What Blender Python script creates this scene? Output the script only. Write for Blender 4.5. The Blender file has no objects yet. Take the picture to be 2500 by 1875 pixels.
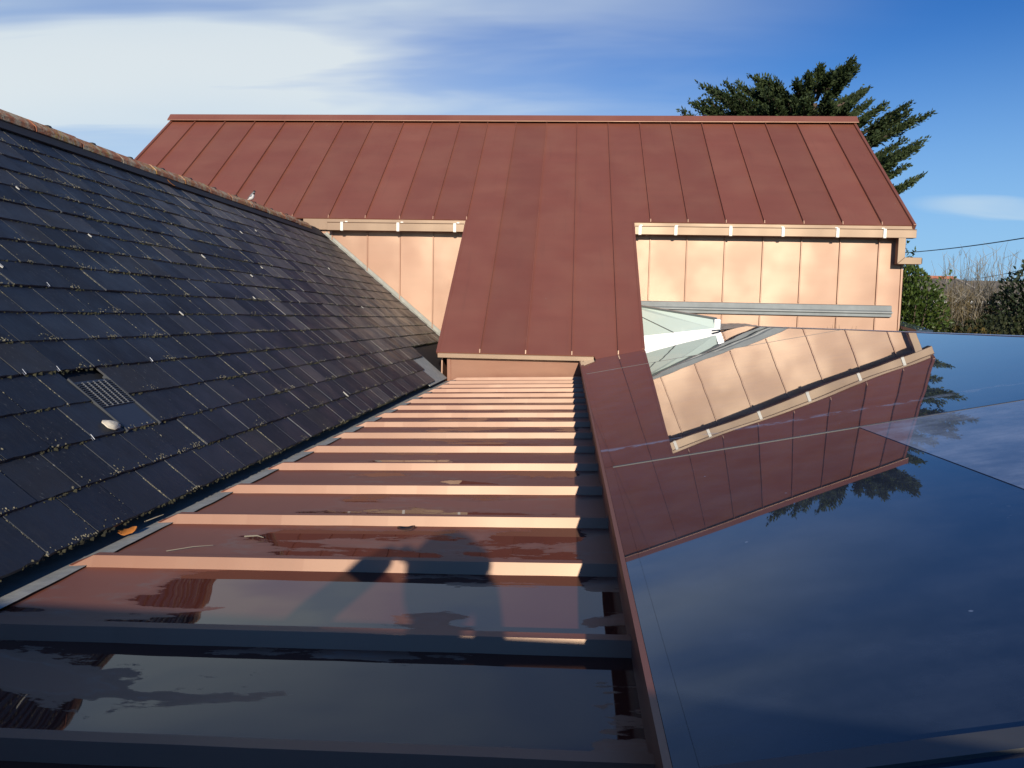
import bpy, bmesh, math, random
import numpy as np
from mathutils import Vector, Matrix
random.seed(7); rng = np.random.default_rng(7)
scene = bpy.context.scene
R_ = math.radians
# ------------------------------------------------------------------ camera (the phone's lens is the origin; X along the facade, Y along the roofs, Z up)
F_PX, YAW, PIT, ROL = 1937.25, .07168, .08313, -.02138
_cy, _sy, _cp, _sp = math.cos(YAW), math.sin(YAW), math.cos(PIT), math.sin(PIT)
fw = Vector((-_sy*_cp, _cy*_cp, -_sp)); r0 = Vector((_cy, _sy, 0)); u0 = r0.cross(fw)
rt = r0*math.cos(ROL) - u0*math.sin(ROL); up = r0*math.sin(ROL) + u0*math.cos(ROL)
cam = bpy.data.cameras.new('camera'); cam_ob = bpy.data.objects.new('camera', cam)
scene.collection.objects.link(cam_ob)
cam.sensor_width = 36; cam.lens = 36*F_PX/2500; cam.clip_start = .02; cam.clip_end = 3000
m3 = Matrix((rt, up, -fw)).transposed(); cam_ob.matrix_world = m3.to_4x4()
scene.camera = cam_ob
# ------------------------------------------------------------------ light
SUN = Vector((-.11, 1, -.308)).normalized()          # the way the sunlight travels
SUN_EL = math.asin(-SUN.z); SUN_AZ = math.atan2(-SUN.x, -SUN.y)   # azimuth of the sun from +Y towards +X
sl = bpy.data.lights.new('sun', 'SUN'); sl.energy = 4.8; sl.angle = R_(.53); sl.color = (1, .895, .76)
so = bpy.data.objects.new('sun', sl); scene.collection.objects.link(so)
so.rotation_euler = SUN.to_track_quat('-Z', 'Y').to_euler(); so.location = (3, -20, 9)
world = bpy.data.worlds.new('World'); scene.world = world; world.use_nodes = True
scene.view_settings.view_transform = 'Standard'; scene.view_settings.look = 'None'
scene.view_settings.gamma = 1; scene.view_settings.use_curve_mapping = False
scene.view_settings.exposure = 0.0
scene.cycles.caustics_reflective = False; scene.cycles.caustics_refractive = False
SKY_STRENGTH = .10

class NT:
    """small node-tree writer"""
    def __init__(s, tree): s.t = tree; s.n = tree.nodes; s.l = tree.links
    def new(s, typ, **kw):
        n = s.n.new(typ)
        for k, v in kw.items(): setattr(n, k, v)
        return n
    def link(s, a, b): s.l.new(a, b)
    def put(s, sock, v):
        if hasattr(v, 'links'): s.link(v, sock)
        else: sock.default_value = v
    def math(s, op, a, b=0., c=None, clamp=False):
        n = s.new('ShaderNodeMath', operation=op, use_clamp=clamp)
        s.put(n.inputs[0], a); s.put(n.inputs[1], b)
        if c is not None: s.put(n.inputs[2], c)
        return n.outputs[0]
    def ramp(s, v, lo, hi, a=0., b=1., smooth=True):
        n = s.new('ShaderNodeMapRange', interpolation_type='SMOOTHSTEP' if smooth else 'LINEAR')
        s.put(n.inputs[0], v)
        for i, q in enumerate((lo, hi, a, b)): s.put(n.inputs[1+i], q)
        return n.outputs[0]
    def noise(s, vec, scale, detail=3., rough=.5, dist=0.):
        n = s.new('ShaderNodeTexNoise'); s.put(n.inputs['Vector'], vec)
        n.inputs['Scale'].default_value = scale; n.inputs['Detail'].default_value = detail
        n.inputs['Roughness'].default_value = rough; n.inputs['Distortion'].default_value = dist
        return n.outputs[0]
    def voronoi(s, vec, scale, feature='F1'):
        n = s.new('ShaderNodeTexVoronoi', feature=feature); s.put(n.inputs['Vector'], vec); n.inputs['Scale'].default_value = scale
        return n.outputs['Distance']
    def mix(s, f, a, b, typ='MIX'):
        n = s.new('ShaderNodeMix', data_type='RGBA', blend_type=typ)
        s.put(n.inputs[0], f); s.put(n.inputs[6], a); s.put(n.inputs[7], b)
        return n.outputs[2]
    def scale(s, vec, xyz):
        n = s.new('ShaderNodeVectorMath', operation='MULTIPLY'); s.put(n.inputs[0], vec); n.inputs[1].default_value = xyz
        return n.outputs[0]
    def sep(s, vec):
        n = s.new('ShaderNodeSeparateXYZ'); s.put(n.inputs[0], vec); return n.outputs
    def comb(s, x, y, z=0.):
        n = s.new('ShaderNodeCombineXYZ'); s.put(n.inputs[0], x); s.put(n.inputs[1], y); s.put(n.inputs[2], z); return n.outputs[0]
    def bump(s, h, strength, dist, normal=None):
        n = s.new('ShaderNodeBump'); s.put(n.inputs['Height'], h); n.inputs['Strength'].default_value = strength; n.inputs['Distance'].default_value = dist
        if normal is not None: s.link(normal, n.inputs['Normal'])
        return n.outputs[0]

# sky: physical blue sky with thin high cloud drawn out in streaks on a cloud layer
w = NT(world.node_tree); w.n.clear()
sky = w.new('ShaderNodeTexSky', sky_type='NISHITA'); sky.sun_disc = False
sky.sun_elevation = SUN_EL; sky.sun_rotation = SUN_AZ
sky.altitude = 0; sky.air_density = 1.0; sky.dust_density = .25; sky.ozone_density = 2.5
tc = w.new('ShaderNodeTexCoord'); dx, dy, dz = w.sep(tc.outputs['Generated'])
h = w.math('ADD', w.math('MAXIMUM', dz, 0.), .15)
px, py = w.math('DIVIDE', dx, h), w.math('DIVIDE', dy, h)
pv = w.comb(px, py)
n1 = w.noise(w.scale(pv, (.55, 1.3, 1)), 1.0, 3, .45, .4)
n2 = w.noise(w.scale(pv, (.8, 2.6, 1)), 1.0, 4, .5, .5)
wob = w.math('ADD', py, w.math('MULTIPLY', w.math('SUBTRACT', n1, .5), .9))
band = w.math('MULTIPLY', w.ramp(wob, 1.15, 2.10), w.ramp(wob, 3.0, 2.1))
west = w.ramp(w.math('ADD', px, w.math('MULTIPLY', w.math('SUBTRACT', n1, .5), 1.4)), .80, -.95)
veil = w.math('MULTIPLY', w.math('MULTIPLY', w.ramp(n1, .20, .60), w.ramp(n2, .15, .75)), w.ramp(py, .45, 1.7, .12, 1))
cl = w.math('ADD', w.math('MULTIPLY', band, w.ramp(n2, .25, .8, .28, .90)), w.math('MAXIMUM', w.math('MULTIPLY', veil, .74), w.ramp(py, 1.9, 2.9, 0, .5)))
cl = w.math('MULTIPLY', cl, west)
# one small low cloud away to the east
e1 = w.math('DIVIDE', w.math('SUBTRACT', px, 1.66), .36); e2 = w.math('DIVIDE', w.math('SUBTRACT', w.math('ADD', py, w.math('MULTIPLY', n2, .5)), 3.46), .17)
ell = w.math('ADD', w.math('MULTIPLY', e1, e1), w.math('MULTIPLY', e2, e2))
cl2 = w.math('MULTIPLY', w.ramp(ell, 1.3, .1), w.ramp(n2, .2, .7, .25, .75))
cl = w.math('MINIMUM', w.math('MAXIMUM', cl, cl2), .88)
tint = w.mix(1., sky.outputs[0], (.22, .60, 1.14, 1), 'MULTIPLY')
tint = w.mix(w.ramp(dz, .36, .0, 0, .9), tint, (3.5, 6.0, 8.6, 1))
ccol = w.mix(band, (5.5, 7.0, 8.3, 1), (7.9, 8.5, 8.5, 1))
col = w.mix(cl, tint, ccol)
bg = w.new('ShaderNodeBackground'); w.link(col, bg.inputs[0]); bg.inputs[1].default_value = SKY_STRENGTH
wo = w.new('ShaderNodeOutputWorld'); w.link(bg.outputs[0], wo.inputs[0])

# ------------------------------------------------------------------ scene helpers
def link(o): scene.collection.objects.link(o); return o
def tag(o, label=None, cat=None, group=None, kind=None):
    if label: o['label'] = label
    if cat: o['category'] = cat
    if group: o['group'] = group
    if kind: o['kind'] = kind
    return o
def thing(name, loc, label, cat, group=None):
    o = link(bpy.data.objects.new(name, None)); o.location = loc; o.empty_display_size = .2
    return tag(o, label, cat, group)
def wloc(o):
    v = Vector(o.location)
    while o.parent: o = o.parent; v += Vector(o.location)
    return v
def mk(name, verts, faces, mat, parent=None, smooth=False, loc=None, kind=None, origin=None):
    """a mesh given in world coordinates; it is stored relative to its parent"""
    me = bpy.data.meshes.new(name)
    off = wloc(parent) if parent else Vector((0, 0, 0))
    o_ = Vector(origin) if origin is not None else off
    V = np.asarray(verts, float).reshape(-1, 3) - np.array(o_)
    me.from_pydata(V.tolist(), [], [list(f) for f in faces])
    if mat: me.materials.append(mat)
    if smooth: me.polygons.foreach_set('use_smooth', [True]*len(me.polygons))
    me.update()
    o = link(bpy.data.objects.new(name, me)); o.parent = parent; o.location = o_ - off
    if kind: o['kind'] = kind
    return o
BOXF = [(0,3,2,1),(4,5,6,7),(0,1,5,4),(1,2,6,5),(2,3,7,6),(3,0,4,7)]
def boxv(x0,x1,y0,y1,z0,z1): return [(x0,y0,z0),(x1,y0,z0),(x1,y1,z0),(x0,y1,z0),(x0,y0,z1),(x1,y0,z1),(x1,y1,z1),(x0,y1,z1)]
class MB:
    """collects pieces of one part"""
    def __init__(s): s.v = []; s.f = []
    def add(s, v, f): b = len(s.v); s.v += [tuple(q) for q in v]; s.f += [tuple(b+i for i in q) for q in f]; return s
    def box(s, *a): return s.add(boxv(*a), BOXF)
    def hexa(s, bot, top): return s.add(list(bot)+list(top), BOXF)
    def prism(s, prof, x0, x1, axis=0):
        """closed profile swept along an axis; profile is in the two other axes in order"""
        def P(q, x):
            return (x, q[0], q[1]) if axis == 0 else ((q[0], x, q[1]) if axis == 1 else (q[0], q[1], x))
        n = len(prof); v = [P(q, x0) for q in prof]+[P(q, x1) for q in prof]
        f = [tuple(range(n-1,-1,-1)), tuple(range(n, 2*n))]+[(i,(i+1)%n,n+(i+1)%n,n+i) for i in range(n)]
        return s.add(v, f)
    def tube(s, pts, rad, sides=6):
        pts = [Vector(p) for p in pts]; n = len(pts)
        rad = [rad]*n if not hasattr(rad, '__len__') else rad
        v = []; f = []
        ref = Vector((.31, .2, .93))
        for i, p in enumerate(pts):
            d = (pts[min(i+1, n-1)]-pts[max(i-1, 0)]).normalized()
            if abs(d.dot(ref)) > .97: ref = Vector((.9, .3, .1))
            a = d.cross(ref).normalized(); b = d.cross(a)
            for k in range(sides):
                t = 2*math.pi*k/sides; v.append(p+(a*math.cos(t)+b*math.sin(t))*rad[i])
        for i in range(n-1):
            for k in range(sides):
                f.append((i*sides+k, i*sides+(k+1)%sides, (i+1)*sides+(k+1)%sides, (i+1)*sides+k))
        f.append(tuple(range(sides-1,-1,-1))); f.append(tuple((n-1)*sides+k for k in range(sides)))
        return s.add(v, f)
    def build(s, name, mat, parent=None, smooth=False, kind=None, origin=None, bevel=0):
        o = mk(name, s.v, s.f, mat, parent, smooth, kind=kind, origin=origin)
        bm = bmesh.new(); bm.from_mesh(o.data); bmesh.ops.recalc_face_normals(bm, faces=bm.faces)
        if bevel:
            bmesh.ops.bevel(bm, geom=[e for e in bm.edges if e.is_manifold and e.calc_face_angle(0) > .35], offset=bevel, segments=1, affect='EDGES', clamp_overlap=True)
        bm.to_mesh(o.data); bm.free()
        return o

# ------------------------------------------------------------------ materials
def mat(name):
    m = bpy.data.materials.new(name); m.use_nodes = True; t = NT(m.node_tree)
    p = [n for n in t.n if n.type == 'BSDF_PRINCIPLED'][0]
    return m, t, p
def geo(t):
    g = t.new('ShaderNodeNewGeometry'); return g
def simple(name, colr, rough=.6, metal=0., var=.15, scale=8., bump=.0):
    m, t, p = mat(name); g = geo(t); n = t.noise(g.outputs['Position'], scale, 4, .6)
    c = t.mix(n, (*[q*(1-var) for q in colr], 1), (*[min(1, q*(1+var)) for q in colr], 1)); t.link(c, p.inputs['Base Color'])
    p.inputs['Roughness'].default_value = rough; p.inputs['Metallic'].default_value = metal
    if bump: t.link(t.bump(n, bump, .01), p.inputs['Normal'])
    return m
def coated_metal(name, paint, flake, wet=False, rough=.50, mixf=.5):
    """plum-brown coated sheet: a flake paint that flares pale towards the sun, slightly oil-canned"""
    m, t, p = mat(name); g = geo(t); pos = g.outputs['Position']
    oi = t.new('ShaderNodeObjectInfo')
    big = t.noise(pos, 1.3, 2, .5); fine = t.noise(pos, 9, 4, .6); streak = t.noise(t.scale(pos, (.6, .6, 5)), 1.4, 4, .6)
    f = t.math('ADD', t.math('MULTIPLY', oi.outputs['Random'], .5), t.math('MULTIPLY', streak, .5))
    c = t.mix(f, (*[q*.78 for q in paint], 1), (*[q*1.2 for q in paint], 1))
    run = t.noise(t.scale(pos, (9., .5, .5)), 1.2, 4, .6)
    c = t.mix(t.ramp(run, .55, .8, 0, .30), c, (*[q*.62 for q in paint], 1))
    c = t.mix(t.ramp(fine, .62, .8, 0, .12), c, (.22, .17, .15, 1))
    c = t.mix(t.ramp(t.voronoi(pos, 3.1), .022, .014, 0, .7), c, (.55, .50, .44, 1))
    fc = t.mix(f, (*[q*.93 for q in flake], 1), (*[q*1.07 for q in flake], 1))
    rg = t.ramp(big, .3, .7, rough-.03, rough+.06)
    nrm = t.bump(big, .5, .02)
    df = t.new('ShaderNodeBsdfDiffuse')
    if wet:
        X, Y, Z = t.sep(pos)
        wn = t.noise(t.scale(pos, (.8, 2.4, 0)), 1.7, 6, .5, .6)
        wn2 = t.noise(t.scale(pos, (3., 7., 0)), 2.2, 7, .65)
        b = t.math('ADD', wn, t.math('MULTIPLY', t.math('SUBTRACT', wn2, .5), .30))
        b = t.math('ADD', b, t.ramp(Y, 2.25, 3.2, .16, 0.0))
        b = t.math('ADD', b, t.ramp(X, -1.45, -.95, -.20, 0))
        b = t.math('ADD', b, t.ramp(X, .03, .10, 0, -.12))
        w_ = t.ramp(b, .535, .555)
        damp = t.ramp(b, .47, .56)
        c = t.mix(t.math('MULTIPLY', damp, .5), c, (*[q*.4 for q in paint], 1))
        silt = t.math('MULTIPLY', t.math('MULTIPLY', t.ramp(b, .44, .475), t.ramp(b, .50, .475)), t.ramp(fine, .4, .7, .1, .55))
        c = t.mix(silt, c, (.30, .24, .21, 1))
    t.link(c, df.inputs[0]); t.link(nrm, df.inputs['Normal'])
    p.inputs['Metallic'].default_value = 1.
    t.link(fc, p.inputs['Base Color']); t.put(p.inputs['Roughness'], rg); t.link(nrm, p.inputs['Normal'])
    mx = t.new('ShaderNodeMixShader'); mx.inputs[0].default_value = mixf
    t.link(df.outputs[0], mx.inputs[1]); t.link(p.outputs[0], mx.inputs[2]); last = mx.outputs[0]
    if wet:   # standing water lies over the sheet as a smooth clear film
        rip = t.noise(pos, 3.0, 2, .5); wb = t.bump(rip, .05, .01)
        gs = t.new('ShaderNodeBsdfGlossy'); gs.inputs['Roughness'].default_value = .015; t.link(wb, gs.inputs['Normal'])
        fr = t.new('ShaderNodeFresnel'); fr.inputs[0].default_value = 1.50; t.link(wb, fr.inputs['Normal'])
        d2 = t.new('ShaderNodeBsdfDiffuse'); t.link(t.mix(.5, c, (.012, .009, .010, 1)), d2.inputs[0])
        m1 = t.new('ShaderNodeMixShader'); t.link(fr.outputs[0], m1.inputs[0]); t.link(d2.outputs[0], m1.inputs[1]); t.link(gs.outputs[0], m1.inputs[2])
        m2 = t.new('ShaderNodeMixShader'); t.put(m2.inputs[0], w_); t.link(last, m2.inputs[1]); t.link(m1.outputs[0], m2.inputs[2]); last = m2.outputs[0]
    out = [q for q in t.n if q.type == 'OUTPUT_MATERIAL'][0]; t.link(last, out.inputs[0])
    return m
PAINT, FLAKE = (.35, .093, .053), (.46, .378, .280)
M_metal = coated_metal('plum_coated_metal', PAINT, FLAKE)
M_pan = coated_metal('plum_coated_metal_wet', PAINT, FLAKE, wet=True)
M_gutter = coated_metal('plum_coated_gutter', (.30, .17, .115), (.33, .265, .19), rough=.5)
M_bracket = simple('galvanised_bracket', (.80, .77, .68), .5, .1)
M_joint = simple('dark_joint_cover', (.10, .10, .095), .5, .2)
M_lead = simple('weathered_lead', (.30, .31, .30), .5, .35, .35, 6, .3)
M_leadlight = simple('pale_lead', (.37, .37, .32), .75, .0, .4, 14, .4)
M_dark = simple('dark_void', (.012, .012, .013), .8)
M_black = simple('black_felt', (.012, .013, .016), .7)
M_render = simple('grey_render', (.36, .34, .31), .85, 0, .15, 5, .2)
M_alu = simple('mill_aluminium', (.55, .56, .56), .35, .8, .1, 20)
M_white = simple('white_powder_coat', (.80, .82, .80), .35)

def slate_mat(name):
    m, t, p = mat(name); g = geo(t); pos = g.outputs['Position']; oi = t.new('ShaderNodeObjectInfo')
    rnd = t.math('FRACT', t.math('ADD', t.math('MULTIPLY', oi.outputs['Random'], 7.31), t.math('MULTIPLY', g.outputs['Random Per Island'], 3.7)))
    X, Y, Z = t.sep(pos)
    far_mix = t.ramp(t.math('ADD', Y, t.math('MULTIPLY', t.math('SUBTRACT', rnd, .5), 6.)), 6.5, 11.5)  # slates turn paler and browner towards the far wall
    grain = t.noise(t.scale(pos, (2., 9., 2.)), 6, 5, .65)
    blot = t.noise(pos, 3.2, 4, .6)
    rnd2 = t.math('FRACT', t.math('MULTIPLY', rnd, 13.7))
    a = t.mix(rnd, (.009, .013, .022, 1), (.021, .027, .040, 1))
    a = t.mix(t.ramp(rnd2, .78, .97, 0, .7), a, (.034, .033, .033, 1))
    b = t.mix(rnd, (.055, .050, .046, 1), (.125, .113, .102, 1))
    c = t.mix(far_mix, a, b)
    c = t.mix(t.ramp(grain, .4, .8, 0, .35), c, (.045, .046, .048, 1))
    c = t.mix(t.ramp(t.noise(pos, 14, 5, .7), .5, .72, 0, .45), c, (.012, .015, .020, 1))
    lich = t.math('MULTIPLY', t.ramp(t.noise(t.scale(pos, (1., 2.4, 1.)), 30, 4, .75), .60, .70), t.ramp(t.math('ADD', blot, t.math('MULTIPLY', t.math('SUBTRACT', rnd2, .5), .25)), .46, .64))
    c = t.mix(t.math('MULTIPLY', lich, .75), c, (.17, .17, .155, 1))
    spot = t.ramp(t.voronoi(pos, 26), .05, .025)
    c = t.mix(t.math('MULTIPLY', spot, t.ramp(blot, .42, .6, 0, .8)), c, (.38, .37, .33, 1))
    t.link(c, p.inputs['Base Color']); p.inputs['Specular IOR Level'].default_value = .35
    t.put(p.inputs['Roughness'], t.ramp(blot, .3, .7, .45, .65))
    t.link(t.bump(t.math('ADD', grain, t.math('MULTIPLY', blot, .8)), .35, .006), p.inputs['Normal'])
    return m
M_slate = slate_mat('natural_slate')
def moss_mat(name, a, b, c3):
    m, t, p = mat(name); g = geo(t); n = t.noise(g.outputs['Position'], 4, 3); r = g.outputs['Random Per Island']
    c = t.mix(r, (*a, 1), (*b, 1)); c = t.mix(t.ramp(n, .5, .7, 0, .8), c, (*c3, 1)); t.link(c, p.inputs['Base Color']); p.inputs['Roughness'].default_value = .95
    return m
M_moss = moss_mat('moss', (.035, .033, .018), (.095, .088, .042), (.030, .030, .022))
M_lichen = moss_mat('joint_lichen', (.15, .135, .08), (.31, .28, .19), (.10, .09, .045))
def tile_mat():
    m, t, p = mat('lichened_terracotta'); g = geo(t); pos = g.outputs['Position']; oi = t.new('ShaderNodeObjectInfo')
    n = t.noise(pos, 11, 6, .7); n2 = t.noise(pos, 33, 4, .7); n3 = t.noise(pos, 4, 3)
    c = t.mix(oi.outputs['Random'], (.36, .12, .055, 1), (.50, .21, .10, 1))
    c = t.mix(t.ramp(n, .45, .6), c, (.52, .41, .26, 1))
    c = t.mix(t.math('MULTIPLY', t.ramp(n2, .5, .62), t.ramp(n3, .4, .6)), c, (.50, .33, .06, 1))
    c = t.mix(t.ramp(t.noise(pos, 60, 3, .7), .58, .68, 0, .8), c, (.06, .05, .035, 1))
    t.link(c, p.inputs['Base Color']); p.inputs['Roughness'].default_value = .9
    t.link(t.bump(n2, .6, .01), p.inputs['Normal']); return m
M_tile = tile_mat()
def gloss_mat(name, dust, lo=0., hi=1.):
    """dark mirror-smooth sheet with a film of dried rain dust"""
    m, t, p = mat(name); g = geo(t); pos = g.outputs['Position']
    X, Y, Z = t.sep(pos)
    big = t.noise(pos, .9, 1, .4); n = t.noise(pos, 5, 6, .65); sp = t.noise(t.scale(pos, (1, 2.5, 1)), 40, 4, .7)
    tide = t.math('MULTIPLY', t.ramp(t.math('ABSOLUTE', t.math('SUBTRACT', t.math('ADD', Y, t.math('MULTIPLY', n, .10)), 3.52)), .05, .0), t.ramp(t.noise(pos, 9, 4, .7), .42, .6))
    tide2 = t.math('MULTIPLY', t.ramp(t.math('ABSOLUTE', t.math('SUBTRACT', Y, 8.36)), .06, .0), t.ramp(t.noise(pos, 12, 4, .7), .5, .65))
    scum = t.math('MULTIPLY', t.ramp(sp, .64, .72), t.ramp(t.noise(pos, 1.1, 2), .5, .62))
    drip = t.noise(t.scale(pos, (.5, 7., .5)), 1.6, 5, .65)
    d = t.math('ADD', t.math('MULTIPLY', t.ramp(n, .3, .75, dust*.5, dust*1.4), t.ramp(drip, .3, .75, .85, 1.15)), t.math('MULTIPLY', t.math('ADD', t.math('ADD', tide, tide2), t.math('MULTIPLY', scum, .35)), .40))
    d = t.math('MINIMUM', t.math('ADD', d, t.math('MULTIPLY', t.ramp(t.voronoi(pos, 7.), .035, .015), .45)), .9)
    p.inputs['Base Color'].default_value = (.008, .012, .020, 1); p.inputs['Roughness'].default_value = .012; p.inputs['IOR'].default_value = 1.62
    t.link(t.bump(big, .05, .03), p.inputs['Normal'])
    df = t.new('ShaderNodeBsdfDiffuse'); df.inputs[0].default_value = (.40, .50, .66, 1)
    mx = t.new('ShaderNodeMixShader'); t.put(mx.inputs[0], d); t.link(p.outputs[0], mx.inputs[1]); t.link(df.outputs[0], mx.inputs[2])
    out = [q for q in t.n if q.type == 'OUTPUT_MATERIAL'][0]; t.link(mx.outputs[0], out.inputs[0])
    return m
M_gloss = gloss_mat('dark_gloss_sheet', .06)
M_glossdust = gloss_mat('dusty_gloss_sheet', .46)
def glass_mat():
    m, t, p = mat('green_tinted_glass'); t.n.remove(p)
    tr = t.new('ShaderNodeBsdfTransparent'); tr.inputs[0].default_value = (.62, .84, .70, 1)
    gl = t.new('ShaderNodeBsdfGlossy'); gl.inputs['Roughness'].default_value = .03
    fr = t.new('ShaderNodeFresnel'); fr.inputs[0].default_value = 1.5
    df = t.new('ShaderNodeBsdfDiffuse'); df.inputs[0].default_value = (.82, .96, .83, 1)
    m1 = t.new('ShaderNodeMixShader'); m1.inputs[0].default_value = .85; t.link(tr.outputs[0], m1.inputs[1]); t.link(df.outputs[0], m1.inputs[2])
    m2 = t.new('ShaderNodeMixShader'); t.link(fr.outputs[0], m2.inputs[0]); t.link(m1.outputs[0], m2.inputs[1]); t.link(gl.outputs[0], m2.inputs[2])
    out = [q for q in t.n if q.type == 'OUTPUT_MATERIAL'][0]; t.link(m2.outputs[0], out.inputs[0]); return m
M_glass = glass_mat()
def leaf_mat(name, a, b, rough=.5, trans=.0):
    m, t, p = mat(name); g = geo(t); c = t.mix(g.outputs['Random Per Island'], (*a, 1), (*b, 1))
    n = t.noise(g.outputs['Position'], .9, 3); c = t.mix(t.ramp(n, .35, .7, 0, .5), c, (*[q*.55 for q in a], 1))
    t.link(c, p.inputs['Base Color']); p.inputs['Roughness'].default_value = rough
    p.inputs['Specular IOR Level'].default_value = .3
    return m
M_cypress = leaf_mat('cypress_foliage', (.022, .040, .014), (.062, .085, .026), .7)
M_laurel = leaf_mat('laurel_leaf', (.035, .070, .014), (.11, .15, .03), .4)
M_darkleaf = leaf_mat('shade_dark_leaf', (.012, .022, .008), (.030, .045, .014), .6)  # green set dark to stand in for shade on the tree
M_hedge = leaf_mat('hedge_leaf', (.018, .026, .010), (.050, .055, .018), .7)
M_bark = simple('bark', (.10, .07, .05), .9, 0, .3, 9, .4)
M_twig = leaf_mat('winter_twig', (.10, .075, .035), (.22, .17, .08), .8)
M_palet = leaf_mat('pale_twig', (.20, .18, .14), (.34, .30, .23), .8)
M_wire = simple('wire', (.03, .03, .035), .6)

# ================================================================== THE SETTING
GZ = -3.6
tag(mk('ground', [(-400,-200,GZ),(400,-200,GZ),(400,600,GZ),(-400,600,GZ)], [(0,1,2,3)], simple('rough_grass', (.07, .085, .03), .95, 0, .4, 2)), kind='structure')

# ================================================================== SLATE ROOF
PITCH = R_(40.1); TX, TZ = math.cos(PITCH), -math.sin(PITCH); NX, NZ = math.sin(PITCH), math.cos(PITCH)
A0 = Vector((-4.043, 0, 1.117))
def sl_pt(d, y, n=0.): return Vector((A0.x+TX*d+NX*n, y, A0.z+TZ*d+NZ*n))
slate_b = thing('slate_roofed_building', (-4.4, 6, GZ), 'old building with dark mossy slate roof and terracotta ridge at left', 'building')
D_TOP, D_EAVE, GAUGE, SW = -.52, 3.03, .2085, .272
Y_NEAR, Y_WALL = -.2, 13.93
deck = MB().hexa([sl_pt(D_TOP,Y_NEAR,-.09), sl_pt(D_EAVE-.08,Y_NEAR,-.09), sl_pt(D_EAVE-.08,Y_WALL,-.09), sl_pt(D_TOP,Y_WALL,-.09)],
                 [sl_pt(D_TOP,Y_NEAR,-.022), sl_pt(D_EAVE-.08,Y_NEAR,-.022), sl_pt(D_EAVE-.08,Y_WALL,-.022), sl_pt(D_TOP,Y_WALL,-.022)]).build('roof_slope', M_black, slate_b)
MB().hexa([(-4.50,Y_NEAR,1.42),(-4.50,Y_WALL,1.42),(-7.4,Y_WALL,-1.05),(-7.4,Y_NEAR,-1.05)],[(-4.46,Y_NEAR,1.49),(-4.46,Y_WALL,1.49),(-7.4,Y_WALL,-.97),(-7.4,Y_NEAR,-.97)]).build('rear_roof_slope', M_slate, slate_b)
MB().prism([(-2.05,GZ),(-2.05,-.72),(-4.45,1.33),(-7.1,-.98),(-7.1,GZ)], Y_NEAR+.05, 13.6, 1).build('wall', M_render, slate_b)
# slate pieces: a handful of shapes, each with its own chips
def slate_mesh(i, wd):
    r = random.Random(100+i); L = .33; th = .009
    def pf(z):
        v = [(-wd/2+r.uniform(-.001,.001), 0), (wd/2, 0)]
        n = 6; tail = []
        for k in range(n+1):
            x = wd/2 - wd*k/n; yy = L + r.uniform(-.0035, .0025)
            if k in (0, n) and r.random() < .35: yy -= r.uniform(.004, .016)
            tail.append((x, yy))
        return v+tail
    pr = pf(0); n = len(pr); me = bpy.data.meshes.new('slate')
    # local axes: x along the course, y down the slope, z out of the roof
    V = [(x, y, 0) for x, y in pr]+[(x*.985, y-.003 if y > .1 else y, th) for x, y in pr]
    Fc = [tuple(range(n-1,-1,-1)), tuple(range(n, 2*n))]+[(k,(k+1)%n,n+(k+1)%n,n+k) for k in range(n)]
    me.from_pydata(V, [], Fc); me.materials.append(M_slate); me.update(); return me
NV = 8
slate_meshes = [slate_mesh(i, .268) for i in range(NV)]
half_meshes = [slate_mesh(50+i, .20) for i in range(3)]
# rotation of a slate: x->world Y, y-> down slope, z-> normal
SR = Matrix(((0, TX, NX), (1, 0, 0), (0, TZ, NZ)))
assert SR.determinant() > 0 or True
slates = []; joints = []
VENT_Y = (3.51, 3.80); ncourse = 17
for c in range(ncourse):
    d_tail = D_EAVE - c*GAUGE
    if d_tail < D_TOP+.08: break
    off = .095*(c % 2)+random.uniform(-.02, .02)+(.16 if c % 4 >= 2 else 0)
    y = Y_NEAR + off
    yend = Y_WALL-.06
    if c == 0: yend = 9.85
    if c == 1: yend = 10.15
    if c == 2: yend = 10.85
    while y < yend:
        wj = random.uniform(-.010, .012) if random.random() < .8 else random.uniform(-.03, .02)
        wd = SW+wj; yc = y+wd/2
        if c in (2, 3) and y < VENT_Y[0] and y+wd > VENT_Y[0]-.10:      # cut to fit the ventilator
            wd = VENT_Y[0]-.006-y; slates.append((c, d_tail, y+wd/2, wd)); joints.append((c, d_tail, y)); y = VENT_Y[1]+.006; continue
        slates.append((c, d_tail, yc, wd)); joints.append((c, d_tail, y)); y += wd
def slate_xf(c, d_tail, yc, wd, me):
    L = .33
    jn = random.uniform(0, .004)
    tilt = math.atan2(.014+random.uniform(-.002, .003), L); skew = random.uniform(-.008, .008)
    head = sl_pt(d_tail-L*math.cos(tilt), yc, -.014+jn)
    rx = Matrix.Rotation(tilt, 3, 'X'); rz = Matrix.Rotation(skew, 3, 'Z')
    m = (SR @ rz @ rx).to_4x4(); m.translation = head; return m
def app(s):    # how large it shows
    c, d, yc, wd = s; p = sl_pt(d, yc); r = p.length
    vis = 1 if p.y > 1.2 and p.x/p.y > -.80 else .0
    return vis/(r*r)
slates.sort(key=app, reverse=True)
far = MB(); deckloc = wloc(deck)
for i, s in enumerate(slates):
    me = random.choice(slate_meshes); mw = slate_xf(*s, me); sx = s[3]/.272
    if i < 300:
        o = bpy.data.objects.new('slate', me); link(o); o.parent = deck
        q = mw.copy(); q.translation -= deckloc; o.matrix_local = q @ Matrix.Diagonal((sx, 1, 1, 1))
    else:
        q = mw @ Matrix.Diagonal((sx, 1, 1, 1))
        far.add([q @ v.co for v in me.vertices], [tuple(p.vertices) for p in me.polygons])
far.build('slates', M_slate, deck, kind='stuff')
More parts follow.
